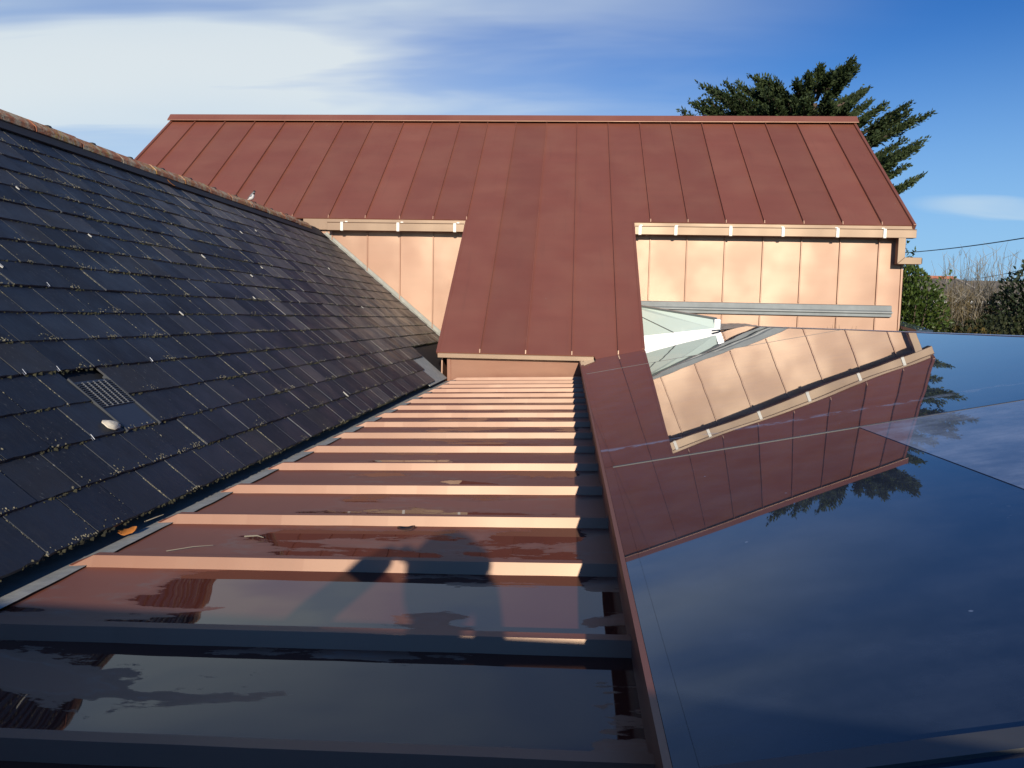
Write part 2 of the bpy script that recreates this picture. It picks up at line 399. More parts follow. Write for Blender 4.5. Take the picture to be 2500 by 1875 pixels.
# moss along the tails, lichen in the side joints: small lumps
OCT = np.array([(1,0,0),(-1,0,0),(0,1,0),(0,-1,0),(0,0,1)], float)
OCF = [(0,2,4),(2,1,4),(1,3,4),(3,0,4)]
def lumps(items, name, m, parent):
    n = len(items); P = np.array([i[0] for i in items]); S = np.array([i[1] for i in items])
    ang = rng.uniform(0, 6.28, n)
    base = np.repeat(OCT[None], n, 0)*S[:, None, :]*rng.uniform(.6, 1.3, (n, 5, 1))
    # local: x along course (world Y), y down-slope, z normal
    a = base[..., 0]; b = base[..., 1]; cc = base[..., 2]
    V = np.stack([P[:, None, 0]+TX*b+NX*cc, P[:, None, 1]+a, P[:, None, 2]+TZ*b+NZ*cc], -1).reshape(-1, 3)
    F = [(5*i+x, 5*i+y, 5*i+z) for i in range(n) for x, y, z in OCF]
    return mk(name, V, F, m, parent, kind='stuff')
it = []
for c in range(ncourse):
    d = D_EAVE-c*GAUGE
    if d < D_TOP+.1: break
    y = 1.4; yend = 13.7 if c > 2 else (9.8, 10.1, 10.8)[c]
    dens = .5
    while y < yend:
        y += random.expovariate(95 if y < 8 else 55)
        dens = .5+.5*math.sin(y*3.1+c*1.7)*math.sin(y*7.3+c*2.9)
        if random.random() > .25+.75*dens or y > yend: continue
        k = random.uniform(.5, 1.25)*(.8+.6*dens)
        it.append((tuple(sl_pt(d+random.uniform(-.004, .006), y, random.uniform(-.008, .005))), (.012*k, .006*k, .008*k)))
lumps(it, 'moss', M_moss, deck)
it = []
for c, d, y in joints:
    if y < 1.4 or y > 13.4: continue
    if random.random() < .10: continue
    st = random.uniform(.0, .5)
    dd = d-.005
    while dd > d-GAUGE+.02+st*.12:
        dd -= random.uniform(.004, .012)
        k = random.uniform(.5, 1.1)
        it.append((tuple(sl_pt(dd, y+random.uniform(-.002, .002), -.002+.006*(1-(d-dd)/GAUGE))), (.0042*k*(1+.8*(1-(d-dd)/GAUGE)), .011*k, .0062*k)))
for c in range(ncourse):          # crust on the tails, in patches
    d = D_EAVE-c*GAUGE
    if d < D_TOP+.1: break
    for y0 in np.arange(1.5, (13.4 if c > 2 else 9.7), .17):
        if random.random() < .52: continue
        for k in range(random.randint(3, 22)):
            z_ = random.uniform(.4, 1.2)
            it.append((tuple(sl_pt(d-.004-random.expovariate(90), y0+random.gauss(0, .035), .013)), (.0055*z_, .0050*z_, .0030*z_)))
lumps(it, 'joint_lichen', M_lichen, deck)
# ridge tiles
tile_prof = [(-4.66,1.35),(-4.48,1.485),(-4.44,1.512),(-4.41,1.512),(-4.345,1.455),(-4.34,1.408),(-4.36,1.408),(-4.37,1.44),(-4.42,1.480),(-4.47,1.455),(-4.63,1.32)]
tme = None; ty = 6.25-.625*11
for k in range(33):
    y0, y1 = ty+k*.625, ty+(k+1)*.625-.012
    if y1 > 13.62: break
    jz = random.uniform(-.006, .008)
    mb = MB(); mb.prism([(x, z+jz) for x, z in tile_prof], y0, y1, 1)
    o = mb.build('ridge_tile', M_tile, slate_b, bevel=.006)
    nb = MB(); nb.prism([(-4.46,1.49+jz),(-4.445,1.522+jz),(-4.41,1.522+jz),(-4.385,1.482+jz)], y0+.25, y0+.29, 1)
    nb.build('mortar_dab', M_black, o)
MB().hexa([sl_pt(-.50,Y_NEAR,.012),sl_pt(-.30,Y_NEAR,.012),sl_pt(-.30,13.7,.012),sl_pt(-.50,13.7,.012)],[sl_pt(-.50,Y_NEAR,.030),sl_pt(-.30,Y_NEAR,.024),sl_pt(-.30,13.7,.024),sl_pt(-.50,13.7,.030)]).build('ridge_underlay', M_black, slate_b)
# lead soakers stepping down against the metal wall
mb = MB()
d = -.45
mb.hexa([sl_pt(-.45,13.88,.0),sl_pt(2.55,13.88,.0),sl_pt(2.55,13.958,.0),sl_pt(-.45,13.958,.0)],[sl_pt(-.45,13.88,.018),sl_pt(2.55,13.88,.018),sl_pt(2.55,13.958,.018),sl_pt(-.45,13.958,.018)])
mb.hexa([sl_pt(-.45,13.944,.018),sl_pt(2.55,13.944,.018),sl_pt(2.55,13.962,.018),sl_pt(-.45,13.962,.018)],[sl_pt(-.45,13.944,.060),sl_pt(2.55,13.944,.085),sl_pt(2.55,13.962,.085),sl_pt(-.45,13.962,.060)])
mb.build('verge_flashing', M_leadlight, slate_b)
# valley lead at the foot of the slates
gm = MB(); gy = list(np.linspace(-.2, 11.08, 160))
pv_ = []
for i, yy in enumerate(gy):
    w1 = random.uniform(-.003,.003)
    xa_ = -1.694+.0082*(yy-2.5); pv_ += [(-2.08, yy, -.80), (-1.93, yy, -.912), (xa_-.06, yy, -.906), (xa_-.02, yy, -.886), (xa_+.058+w1, yy, -.8876+.0323*(xa_+.062+1.694)+.006)]
gm.add(pv_, [(5*i+k, 5*i+k+1, 5*i+k+6, 5*i+k+5) for i in range(159) for k in range(4)])
gm.build('lead_gutter', M_leadlight, slate_b, smooth=False)
MB().hexa([sl_pt(2.2,9.7,-.020),sl_pt(3.06,9.7,-.020),sl_pt(3.06,11.06,-.020),sl_pt(2.2,11.06,-.020)],[sl_pt(2.2,9.7,-.013),sl_pt(3.06,9.7,-.013),sl_pt(3.06,11.06,-.013),sl_pt(2.2,11.06,-.013)]).build('valley_lead', M_leadlight, slate_b)
# roof ventilator: slotted slate-coloured tile
vt = MB().hexa([sl_pt(2.27,VENT_Y[0],-0.0060),sl_pt(2.61,VENT_Y[0],-0.0060),sl_pt(2.61,VENT_Y[1],-0.0060),sl_pt(2.27,VENT_Y[1],-0.0060)],[sl_pt(2.27,VENT_Y[0],0.0040),sl_pt(2.61,VENT_Y[0],0.0100),sl_pt(2.61,VENT_Y[1],0.0100),sl_pt(2.27,VENT_Y[1],0.0040)]).build('roof_vent', simple('vent_plastic', (.020, .024, .034), .35), slate_b, bevel=.003)
for ya, yb in ((VENT_Y[0]-.005, VENT_Y[0]+.003), (VENT_Y[1]-.003, VENT_Y[1]+.005)):
    MB().hexa([sl_pt(2.25,ya,-0.0100),sl_pt(2.62,ya,-0.0100),sl_pt(2.62,yb,-0.0100),sl_pt(2.25,yb,-0.0100)],[sl_pt(2.25,ya,0.0120),sl_pt(2.62,ya,0.0170),sl_pt(2.62,yb,0.0170),sl_pt(2.25,yb,0.0120)]).build('vent_edge', simple('vent_edge_metal', (.05, .055, .06), .5), vt)
g0, g1 = VENT_Y[0]+.012, VENT_Y[1]-.012
MB().hexa([sl_pt(2.285,g0,0.0020),sl_pt(2.455,g0,0.0020),sl_pt(2.455,g1,0.0020),sl_pt(2.285,g1,0.0020)],[sl_pt(2.285,g0,0.0065),sl_pt(2.455,g0,0.0085),sl_pt(2.455,g1,0.0085),sl_pt(2.285,g1,0.0065)]).build('grille_recess', M_dark, vt)
Mb = simple('vent_bar', (.05, .055, .065), .4)
for k in range(14):
    dd = 2.292+k*.0122
    MB().hexa([sl_pt(dd,g0,0.0040),sl_pt(dd+.005,g0,0.0040),sl_pt(dd+.005,g1,0.0040),sl_pt(dd,g1,0.0040)],[sl_pt(dd,g0,0.0125),sl_pt(dd+.004,g0,0.0125),sl_pt(dd+.004,g1,0.0125),sl_pt(dd,g1,0.0125)]).build('grille_bar', Mb, vt)
for k in range(1, 6):
    yy = g0+(g1-g0)*k/6
    MB().hexa([sl_pt(2.287,yy-.002,0.0050),sl_pt(2.454,yy-.002,0.0060),sl_pt(2.454,yy+.002,0.0060),sl_pt(2.287,yy+.002,0.0050)],[sl_pt(2.287,yy-.002,0.0145),sl_pt(2.454,yy-.002,0.0145),sl_pt(2.454,yy+.002,0.0145),sl_pt(2.287,yy+.002,0.0145)]).build('grille_rib', simple('vent_rib', (.12, .125, .13), .4) if k == 1 else bpy.data.materials['vent_rib'], vt)
# pale strap hooks that hold replaced slates
for yy, dd in ((3.27, 2.19), (3.50, 2.19), (4.32, 2.19), (3.24, 2.61), (4.15, 1.56)):
    MB().tube([sl_pt(dd-.004,yy,.012),sl_pt(dd+.010,yy,.010),sl_pt(dd+.012,yy,.018),sl_pt(dd-.016,yy+.002,.022)], .0016, 5).build('slate_hook', M_alu, deck)

# ================================================================== METAL BUILDING
YE, ZE, YR, ZR, YC, ZC = 13.87, 1.684, 17.158, 4.165, 10.985, -.499
TANR = (ZR-ZC)/(YR-YC); CR = math.cos(math.atan(TANR)); SRn = math.sin(math.atan(TANR))
def rp(x, y, n=0.): return Vector((x, y-SRn*n, ZC+(y-YC)*TANR+CR*n))
mb_ = thing('metal_clad_building', (-1.5, 17, GZ), 'building clad in plum brown standing seam metal with a long pitched roof', 'building')
XL, XR = -8.76, 5.68
SEAM = [-8.21,-7.54,-6.88,-6.22,-5.58,-4.95,-4.30,-3.64,-3.03,-2.44,-1.85,-1.25,-.61,.03,.67,1.32,1.95,2.59,3.23,3.88,4.52,5.16]
XS = [XL]+SEAM+[XR]
CXL, CXR = -1.85, 1.03
RZ0, RX0, RSL = -.58, .136, math.tan(R_(11.4))
def zR(x): return RZ0+(x-RX0)*RSL
def cape_y(x):   # where the cape stops
    if x <= .35: return YC
    return min(YC+.5, YC+(zR(x)-.004-ZC)/TANR)
TH = .018
Y_TOP = YR-.02
def slab(poly, name, parent, m=None, th=TH):
    n = len(poly); v = [rp(x, y, 0) for x, y in poly]+[rp(x, y, -th) for x, y in poly]
    f = [tuple(range(n)), tuple(range(2*n-1, n-1, -1))]+[(i, n+i, n+(i+1)%n, (i+1)%n) for i in range(n)]
    return MB().add(v, f).build(name, m or M_metal, parent)
def seam(x, y0, y1, parent):
    # folded seam: upright with a lip, chamfered foot
    hgt, t2 = .036, .007
    v = []
    for yy, hh in ((y0, .004), (y0+.035, hgt), (y1, hgt)):
        v += [rp(x-t2, yy, 0), rp(x+t2, yy, 0), rp(x+t2, yy, hh), rp(x-t2, yy, hh)]
    f = [(0,1,2,3)]+[(4*i+k, 4*i+4+k, 4*i+4+(k+1)%4, 4*i+(k+1)%4) for i in range(2) for k in range(4)]+[(8,11,10,9)]
    return MB().add(v, f).build('standing_seam', M_metal, parent)
g = .002
for i in range(len(XS)-1):
    a, b = XS[i]+g, XS[i+1]-g
    mid = (a+b)/2
    if mid < CXL or mid > 1.4: poly = [(a, YE), (b, YE), (b, Y_TOP), (a, Y_TOP)]
    elif b < 1.0: poly = [(a, cape_y(a)), (b, cape_y(b)), (b, Y_TOP), (a, Y_TOP)] if not (a < .35 < b) else [(a, YC), (.335, YC), (.36, cape_y(.36)), (b, cape_y(b)), (b, Y_TOP), (a, Y_TOP)]
    else: poly = [(a, cape_y(a)), (CXR, cape_y(CXR)), (CXR, YE), (b, YE), (b, Y_TOP), (a, Y_TOP)]
    pn = slab(poly, 'roof_panel', mb_)
    if i > 0:
        x = XS[i]
        y0 = YE if (x < CXL-.01 or x > 1.2) else cape_y(x)
        if abs(x-CXL) < .01: y0 = YE
        seam(x, y0+.004, Y_TOP-.02, pn)
# cape edges and eaves
mbx = MB(); mbx.hexa([rp(CXL,YC,-.05),rp(CXL+.03,YC,-.05),rp(CXL+.03,YE+.1,-.05),rp(CXL,YE+.1,-.05)],[rp(CXL-.012,YC-.004,.006),rp(CXL+.03,YC-.004,.006),rp(CXL+.03,YE-.004,.006),rp(CXL-.012,YE-.004,.006)]); mbx.build('verge_trim', M_metal, mb_)
MB().hexa([rp(CXR-.03,11.13,-.05),rp(CXR+.002,11.13,-.05),rp(CXR+.002,YE+.1,-.05),rp(CXR-.03,YE+.1,-.05)],[rp(CXR-.03,11.13,.006),rp(CXR+.012,11.13,.006),rp(CXR+.012,YE-.004,.006),rp(CXR-.03,YE-.004,.006)]).build('verge_trim', M_metal, mb_)
# cheeks that carry the cape down to the roofs below
for x0, x1, zf in ((CXL+.04, CXL+.06, -.95), (CXR-.06, CXR-.04, -.45)):
    MB().prism([(YC+.14,zf),(YC+.14,ZC+.06),(YE+.1,ZE-.02),(YE+.1,zf)], x0, x1, 0).build('cheek', M_metal, mb_)
MB().prism([(YC-.006,ZC-.014),(YC+.03,ZC+.004),(YC+.03,ZC-.075),(YC-.006,ZC-.075)], CXL+.01, .335, 0).build('cape_fascia', M_gutter, mb_, bevel=.003)
up_ = MB(); up_.prism([(11.125,-.93),(11.075,-.55),(11.105,-.55),(11.155,-.93)], -1.70, .16, 0); up_.build('upstand', M_metal, mb_)
MB().prism([(11.112,-.93),(11.062,-.57),(11.074,-.57),(11.122,-.93)], -1.72, -1.665, 0).build('upstand_trim', M_metal, mb_, bevel=.003)
for xa, xb, z_ in ((XL-.02, XL+.03, 1), (XR-.03, XR+.02, 1)):
    MB().hexa([rp(xa,YE-.02,-.11),rp(xb,YE-.02,-.11),rp(xb,Y_TOP,-.11),rp(xa,Y_TOP,-.11)],[rp(xa,YE-.02,.032),rp(xb,YE-.02,.032),rp(xb,Y_TOP,.032),rp(xa,Y_TOP,.032)]).build('verge_trim', M_metal, mb_, bevel=.004)
MB().prism([(YR-.172,ZR-.066),(YR-.185,ZR-.054),(YR-.04,ZR+.10),(YR+.06,ZR+.10),(YR+.20,ZR-.05),(YR+.17,ZR-.08),(YR,ZR+.02)], XL-.06, XR+.06, 0).build('ridge_cap', M_metal, mb_, bevel=.004)
MB().hexa([(XL,YR+.02,ZR-.03),(XR,YR+.02,ZR-.03),(XR,20.5,ZE-.03),(XL,20.5,ZE-.03)],[(XL,YR+.02,ZR),(XR,YR+.02,ZR),(XR,20.5,ZE),(XL,20.5,ZE)]).build('rear_roof', M_metal, mb_)
# walls
YW = 13.965
WALLX_R = [CXR-.03, 1.33, 1.955, 2.595, 3.235, 3.875, 4.515, 5.155, 5.56]
WALLX_L = [-4.75, -4.25, -3.615, -3.03, -2.44, CXL+.045]
def wall_panels(xs, z0, z1):
    for i in range(len(xs)-1):
        a, b = xs[i]+.002, xs[i+1]-.002; nx, nz = 7, 11
        # pans are dished a little between the seams
        ph = random.uniform(0, 6); am = random.uniform(.002, .005)
        V = []; Fq = []
        for j in range(nz+1):
            for k in range(nx+1):
                u, v_ = k/nx, j/nz; z = z0+(z1-z0)*v_
                e = math.sin(math.pi*u)
                V.append((a+(b-a)*u, YW+am*e*math.sin(ph+z*3.3+u*1.7)-.003*e, z))
        for j in range(nz):
            for k in range(nx):
                q = j*(nx+1)+k; Fq.append((q, q+1, q+nx+2, q+nx+1))
        pn = mk('wall_panel', V, Fq, M_metal, mb_, smooth=True)
        if i > 0:
            x = xs[i]
            MB().box(x-.010, x+.010, YW-.028, YW-.002, max(z0, .36 if xs is WALLX_R else z0), z1-.02).build('standing_seam', M_metal, pn, bevel=.004)
            if xs is WALLX_R: MB().box(x-.010, x+.010, YW-.026, YW-.002, z0, .125).build('standing_seam', M_metal, pn, bevel=.004)
wall_panels(WALLX_R, -.60, 1.60); wall_panels(WALLX_L, -.95, 1.60)
MB().box(5.535, 5.575, YW-.02, YW+.06, -.62, 1.58).build('corner_trim', M_metal, mb_, bevel=.006)
core = MB(); core.prism([(YW+.01,GZ),(YW+.01,1.60),(YR,ZR-.10),(20.3,1.60),(20.3,GZ)], -8.70, 5.55, 0); core.build('gable_wall', M_gutter, mb_)
# eaves: fascia, gutter with straps
for xa, xb, end in ((-4.75, CXL-.0, 0), (CXR+.0, XR-.02, 1)):
    MB().box(xa, xb, YE+.012, YE+.035, 1.48, 1.668).build('fascia', M_gutter, mb_)
    ga, gb = (-4.27, CXL-.02) if end == 0 else (CXR+.02, 5.66)
    gu = MB(); y0, y1, z0, z1 = 13.725, 13.875, 1.458, 1.586
    gu.prism([(y0,z0),(y0,z1),(y0-.012,z1+.006),(y0-.012,z1+.012),(y0+.008,z1+.012),(y0+.008,z0+.012),(y1-.006,z0+.012),(y1-.006,z1-.01),(y1,z1-.01),(y1,z0)], ga, gb, 0)
    gu.box(ga-.004, ga+.006, y0+.001, y1-.001, z0+.001, z1-.002); gu.box(gb-.006, gb+.004, y0+.001, y1-.001, z0+.001, z1-.002)
    go = gu.build('gutter', M_gutter, mb_, bevel=.002)
    for bx_ in ((-4.01,-3.02,-2.03) if end == 0 else (1.13,1.73,2.64,3.50,4.39,5.15)):
        sb = MB(); sb.box(bx_-.024, bx_+.024, y0-.018, y0-.0125, z0-.006, z1+.016); sb.box(bx_-.024, bx_+.024, y0-.018, y1+.01, z1+.0125, z1+.018); sb.box(bx_-.024, bx_+.024, y0-.018, y0+.05, z0-.010, z0-.003)
        sb.build('gutter_bracket', M_bracket, go)
        MB().box(bx_+.01, bx_+.055, y1+.005, y1+.012, z1+.02, z1+.05).build('bracket_pad', M_bracket, go)
# rainwater outlet: box pipe with mitred elbow
dp = MB(); xa, xb, y0, y1 = 5.385, 5.505, 13.735, 13.845; za, zb = 1.03, 1.14
dp.hexa([(xa,y0,za),(xb,y0,zb),(xb,y1,zb),(xa,y1,za)], [(xa,y0,1.47),(xb,y0,1.47),(xb,y1,1.47),(xa,y1,1.47)])
dpo = dp.build('downpipe', M_gutter, mb_, bevel=.004)
MB().hexa([(xa+.001,y0-.003,za-.002),(5.775,y0-.003,za-.002),(5.775,y1+.003,za-.002),(xa+.001,y1+.003,za-.002)], [(xb+.001,y0-.003,zb),(5.775,y0-.003,zb),(5.775,y1+.003,zb),(xb+.001,y1+.003,zb)]).build('elbow', M_gutter, dpo, bevel=.003)
MB().box(5.765, 5.79, y0+.012, y1-.012, za+.01, zb-.012).build('outlet_end', M_dark, dpo)
# dull metal ledge along the wall foot
MB().prism([(YW-.004,.345),(YW-.050,.335),(YW-.056,.252),(YW-.088,.236),(YW-.088,.206),(YW-.058,.196),(YW-.062,.150),(YW-.004,.145)], CXR+.06, 5.41, 0).build('wall_ledge', simple('zinc_trim', (.21, .23, .225), .6, .15, .35, 5, .15), mb_, bevel=.002)
MB().prism([(YW-.094,.226),(YW-.094,.218),(YW-.086,.218),(YW-.086,.226)], CXR+.06, 5.43, 0).build('ledge_rib', M_lead, mb_)

# ================================================================== BATTEN ROLL ROOF (the low strip between the two roofs)
strip = thing('low_metal_extension', (-.8, 5, GZ), 'low extension whose wet plum metal roof is crossed by raised batten rolls', 'extension')
def zS(x): return -.8876+.0323*(x+1.694)
BY = [-.10, .22, .79, 1.36, 1.91]+[2.525+.6*k for k in range(15)]
edges = [-.2]+BY+[11.10]
XA = lambda y: -1.694+.0082*(y-2.5)
for i in range(len(edges)-1):
    ya, yb = edges[i]+(.03 if i else 0), edges[i+1]+(.03 if i < len(edges)-2 else 0)
    xa0, xb0 = XA(ya), .21; nx, ny = 14, 4; V = []; Fq = []
    for j in range(ny+1):
        for k in range(nx+1):
            u, v_ = k/nx, j/ny; x = xa0+(xb0-xa0)*u
            V.append((x, ya+(yb-ya)*v_, zS(x)-.004*math.sin(math.pi*v_)+random.uniform(-.0006, .0006)))
    for j in range(ny):
        for k in range(nx):
            q = j*(nx+1)+k; Fq.append((q, q+1, q+nx+2, q+nx+1))
    mk('roof_pan', V, Fq, M_pan, strip, smooth=True)
def batten(y):
    xa0, xb0 = XA(y)-.012, .175; hgt = .038
    skew = .034*min(1, max(0, (3.6-y)/1.2)); n = 12; V = []
    prof = [(0, -.003), (.015, hgt), (.050, hgt), (.062, -.003)]
    ch = .085
    secs = [(xa0, .12)]+[(xa0+ch+(xb0-xa0-ch)*k/n, 1) for k in range(n+1)]
    for x, hh in secs:
        wob = random.uniform(-.0014, .0014)
        for py_, pz in prof: V.append((x, y+py_+wob+skew*(.1-x)/1.8, zS(x)+(pz*hh if pz > 0 else pz)))
    m = len(secs)
    Fq = [(4*i+k, 4*i+4+k, 4*i+5+k, 4*i+1+k) for i in range(m-1) for k in range(3)]+[(0,1,2,3), (4*m-1,4*m-2,4*m-3,4*m-4)]
    o = MB().add(V, Fq).build('batten_roll', M_metal, strip)
    MB().box(xa0+.004, xa0+.035, y+.003+skew, y+.055+skew, zS(xa0)-.02, zS(xa0)+.006).build('batten_stop', M_metal, o)
for y in BY: batten(y)
MB().box(-1.60, .18, -.19, 11.05, -1.25, -.96).build('roof_base', M_dark, strip)
MB().box(-1.55, .15, -.15, 11.0, GZ, -1.251).build('wall', M_render, strip)

# ================================================================== GLOSSY ROOF SLOPE
gl = thing('glossy_extension', (1.5, 5, GZ), 'extension with smooth dark mirror-like roof slope reflecting sky and facade', 'extension')
RXR, RYF = 2.78, 12.70
def sheet(name, x0, x1, y0, y1, m, parent, dz=0., nx=2, ny=2, th=.012):
    v = []; 
    for t in (0, -th):
        v += [(x0,y0,zR(x0)+dz+t),(x1,y0,zR(x1)+dz+t),(x1,y1,zR(x1)+dz+t),(x0,y1,zR(x0)+dz+t)]
    return MB().add(v, [(0,1,2,3),(7,6,5,4),(0,4,5,1),(1,5,6,2),(2,6,7,3),(3,7,4,0)]).build(name, m, parent)
def warped(name, x0, x1, y0, y1, m, parent, amp=.0):
    nx, ny = 24, 40; V = []; Fq = []
    for j in range(ny+1):
        for k in range(nx+1):
            x = x0+(x1-x0)*k/nx; y = y0+(y1-y0)*j/ny; u = (y-y0)/(y1-y0)
            V.append((x, y, zR(x)+amp*math.sin(math.pi*u)*(1-.35*k/nx)))
    for j in range(ny):
        for k in range(nx):
            q = j*(nx+1)+k; Fq.append((q, q+1, q+nx+2, q+nx+1))
    return mk(name, V, Fq, m, parent, smooth=True)
EDG = RX0+.045
sheet('gloss_panel', EDG, RXR, -.22, .945, M_gloss, gl)
sheet('gloss_panel', EDG, 1.098, .975, 3.065, M_gloss, gl)
tag(sheet('gloss_panel', 1.100, RXR, .975, 3.065, M_glossdust, gl, dz=.002), 'dusty pale part of the glossy roof')
sheet('gloss_panel', EDG, RXR, 3.095, 8.35, M_gloss, gl)
warped('gloss_panel', EDG, RXR, 8.37, RYF, M_gloss, gl, amp=-.006)
for yj, hw, mm in ((.96, .022, M_joint), (3.08, .008, M_joint), (8.36, .003, M_joint)):
    sheet('joint_cover', EDG-.03, RXR, yj-hw, yj+hw, mm, gl, dz=.006 if hw > .008 else .002)
sheet('edge_trim', RX0+.012, EDG-.001, -.22, 11.02, M_gloss, gl, dz=.002, th=.04)
sheet('edge_lip', RX0, RX0+.011, -.22, 11.02, M_metal, gl, dz=.003, th=.03)
sheet('edge_trim', .42, EDG+.9, RYF+.001, RYF+.02, M_lead, gl, dz=-.01)
MB().box(.172, .19, -.2, 11.09, -.93, -.60).build('side_upstand', M_metal, gl)
MB().prism([(RXR-.012,zR(RXR)-.03),(RXR-.012,zR(RXR)+.001),(RXR+.02,zR(RXR)+.006),(RXR+.03,zR(RXR)-.03)], -.22, RYF, 1).build('ridge_trim', simple('ridge_trim_coat', (.45, .47, .50), .35, .3), gl)
MB().hexa([(RXR+.03,-.22,zR(RXR)-.05),(5.2,-.22,-.60),(5.2,13.2,-.60),(RXR+.03,13.2,zR(RXR)-.05)],[(RXR+.03,-.22,zR(RXR)-.02),(5.2,-.22,-.57),(5.2,13.2,-.57),(RXR+.03,13.2,zR(RXR)-.02)]).build('far_slope', M_gloss, gl)
MB().prism([(.192,GZ),(.192,-.61),(RXR,zR(RXR)-.05),(5.1,-.62),(5.1,GZ)], -.2, 12.6, 1).build('wall', M_dark, gl)
# crumpled lead saddle where rooflight, slope and wall meet
V = []; Fq = []; nx, ny = 14, 6
for j in range(ny+1):
    for k in range(nx+1):
        u, v_ = k/nx, j/ny; x = 2.22+.75*u; y = 12.66+1.2*v_
        z = -.13+.09*u+.10*v_*(1-.7*u)+random.uniform(-.012, .012)*(0 if j == 0 else 1)
        V.append((x, y, z))
for j in range(ny):
    for k in range(nx):
        q = j*(nx+1)+k; Fq.append((q, q+1, q+nx+2, q+nx+1))
mk('lead_saddle', V, Fq, M_lead, gl)
MB().box(2.9, 5.5, 13.0, 13.94, -.22, -.16).build('back_gutter', M_black, gl)

# ================================================================== ROOFLIGHT between the slope and the wall
rl = thing('rooflight', (1.6, 13, -.4), 'green tinted glass rooflight with white frame enlarged for glare, tucked beside the metal cape', 'rooflight')
gp = [(.95,12.74,zR(.95)+.07),(2.27,12.74,zR(2.27)+.05),(2.30,12.86,.035),(1.15,13.72,.235),(.95,13.72,.235)]
n = len(gp); MB().add(gp+[(x,y+.012,z-.006) for x, y, z in gp], [tuple(range(n)), tuple(range(2*n-1,n-1,-1))]+[(i,n+i,n+(i+1)%n,(i+1)%n) for i in range(n)]).build('glass_pane', M_glass, rl)
MB().add([(.93,12.72,zR(.93)-.02),(2.33,12.72,zR(2.33)-.02),(2.33,12.735,zR(2.33)+.05),(.93,12.735,zR(.93)+.15),(.93,12.80,zR(.93)-.02),(2.33,12.80,zR(2.33)-.02),(2.33,12.80,zR(2.33)+.05),(.93,12.80,zR(.93)+.15)], [(0,1,2,3),(4,7,6,5),(3,2,6,7),(0,4,5,1),(0,3,7,4),(1,5,6,2)]).build('sill_frame_glare', M_white, rl)  # white sill made taller at the left to stand in for glare
MB().tube([(1.13,13.73,.248),(2.32,12.86,.045)], .014, 4).build('hip_bar', simple('dark_glazing_bar', (.16, .18, .17), .5), rl)
MB().tube([(1.13,13.74,.268),(2.32,12.87,.065)], .010, 4).build('hip_capping', M_alu, rl)
MB().tube([(1.05,13.50,.12),(1.66,12.78,-.19)], .012, 4).build('glazing_bar', bpy.data.materials['dark_glazing_bar'], rl)
MB().box(2.27, 2.37, 12.80, 12.90, -.16, .05).build('corner_shoe', M_alu, rl, bevel=.006)
MB().add([(.96,12.85,-.42),(2.24,12.85,-.17),(1.2,13.88,.12),(.96,13.88,.12),(.96,13.88,-.5)], [(0,1,2,3),(0,3,4)]).build('light_well', simple('white_lining', (.8, .82, .78), .7), rl)

# low blue-glossy canopy past the wall corner
cn = thing('glossy_canopy', (5.9, 14.3, GZ), 'small glossy canopy past the wall corner reflecting the sky', 'canopy')
MB().add([(5.58,13.3,-.055),(5.95,13.55,-.055),(6.02,14.2,-.02),(6.0,16.0,.21),(5.58,16.0,.21),(5.58,13.3,-.10),(5.95,13.55,-.10),(6.02,14.2,-.08),(6.0,16.0,.12),(5.58,16.0,.12)], [(0,1,2,3,4),(9,8,7,6,5),(0,5,6,1),(1,6,7,2),(2,7,8,3),(3,8,9,4),(4,9,5,0)]).build('canopy_sheet', M_gloss, cn)
MB().box(5.62, 5.86, 13.6, 15.9, GZ, -.11).build('canopy_wall', M_gutter, cn)

# ================================================================== PARAPET AND PHOTOGRAPHER (behind the lens; they throw the shadows in the foreground)
pa = thing('parapet_wall', (0, -.4, GZ), 'rendered parapet wall with metal coping behind the photographer\'s phone', 'wall')
MB().box(-4.3, 5.0, -.60, -.26, GZ, -.165).build('wall', M_render, pa)
MB().box(-4.32, 5.02, -.63, -.245, -.163, -.128).build('coping', M_gutter, pa, bevel=.004)
wk = thing('walkway', (0, -1.2, GZ), 'timber access walkway behind the parapet wall', 'walkway')
for k in range(6):
    MB().box(-2., 2., -1.98+k*.225, -1.98+k*.225+.215, -1.66, -1.62).build('plank', M_bark, wk)
for x in (-1.8, 0., 1.8):
    for y in (-1.9, -.75): MB().box(x-.04, x+.04, y-.04, y+.04, GZ, -1.661).build('post', M_bark, wk)
person = thing('person', (-.05, -.62, -1.62), 'person in dark hooded coat standing behind the parapet holding up a phone', 'person')
M_coat = simple('dark_coat', (.02, .025, .04), .9); M_skin = simple('skin', (.55, .33, .24), .55); M_trs = simple('dark_trousers', (.03, .03, .035), .9)
def skin(name, joints, bones, mt, parent, sub=1):
    me = bpy.data.meshes.new(name); off = wloc(parent)
    me.from_pydata([tuple(Vector(j[:3])-off) for j in joints], bones, []); me.materials.append(mt)
    o = link(bpy.data.objects.new(name, me)); o.parent = parent
    md = o.modifiers.new('skin', 'SKIN'); md.use_smooth_shade = True
    sv = me.skin_vertices[0].data if me.skin_vertices else None
    if sv is None:
        bm = bmesh.new(); bm.from_mesh(me); bm.verts.layers.skin.verify(); bm.to_mesh(me); bm.free(); sv = me.skin_vertices[0].data
    for i, j in enumerate(joints):
        r = j[3]; sv[i].radius = (r, r) if not isinstance(r, tuple) else r
    sv[0].use_root = True
    sd = o.modifiers.new('sub', 'SUBSURF'); sd.levels = sub; sd.render_levels = sub
    return o
HX = -.055
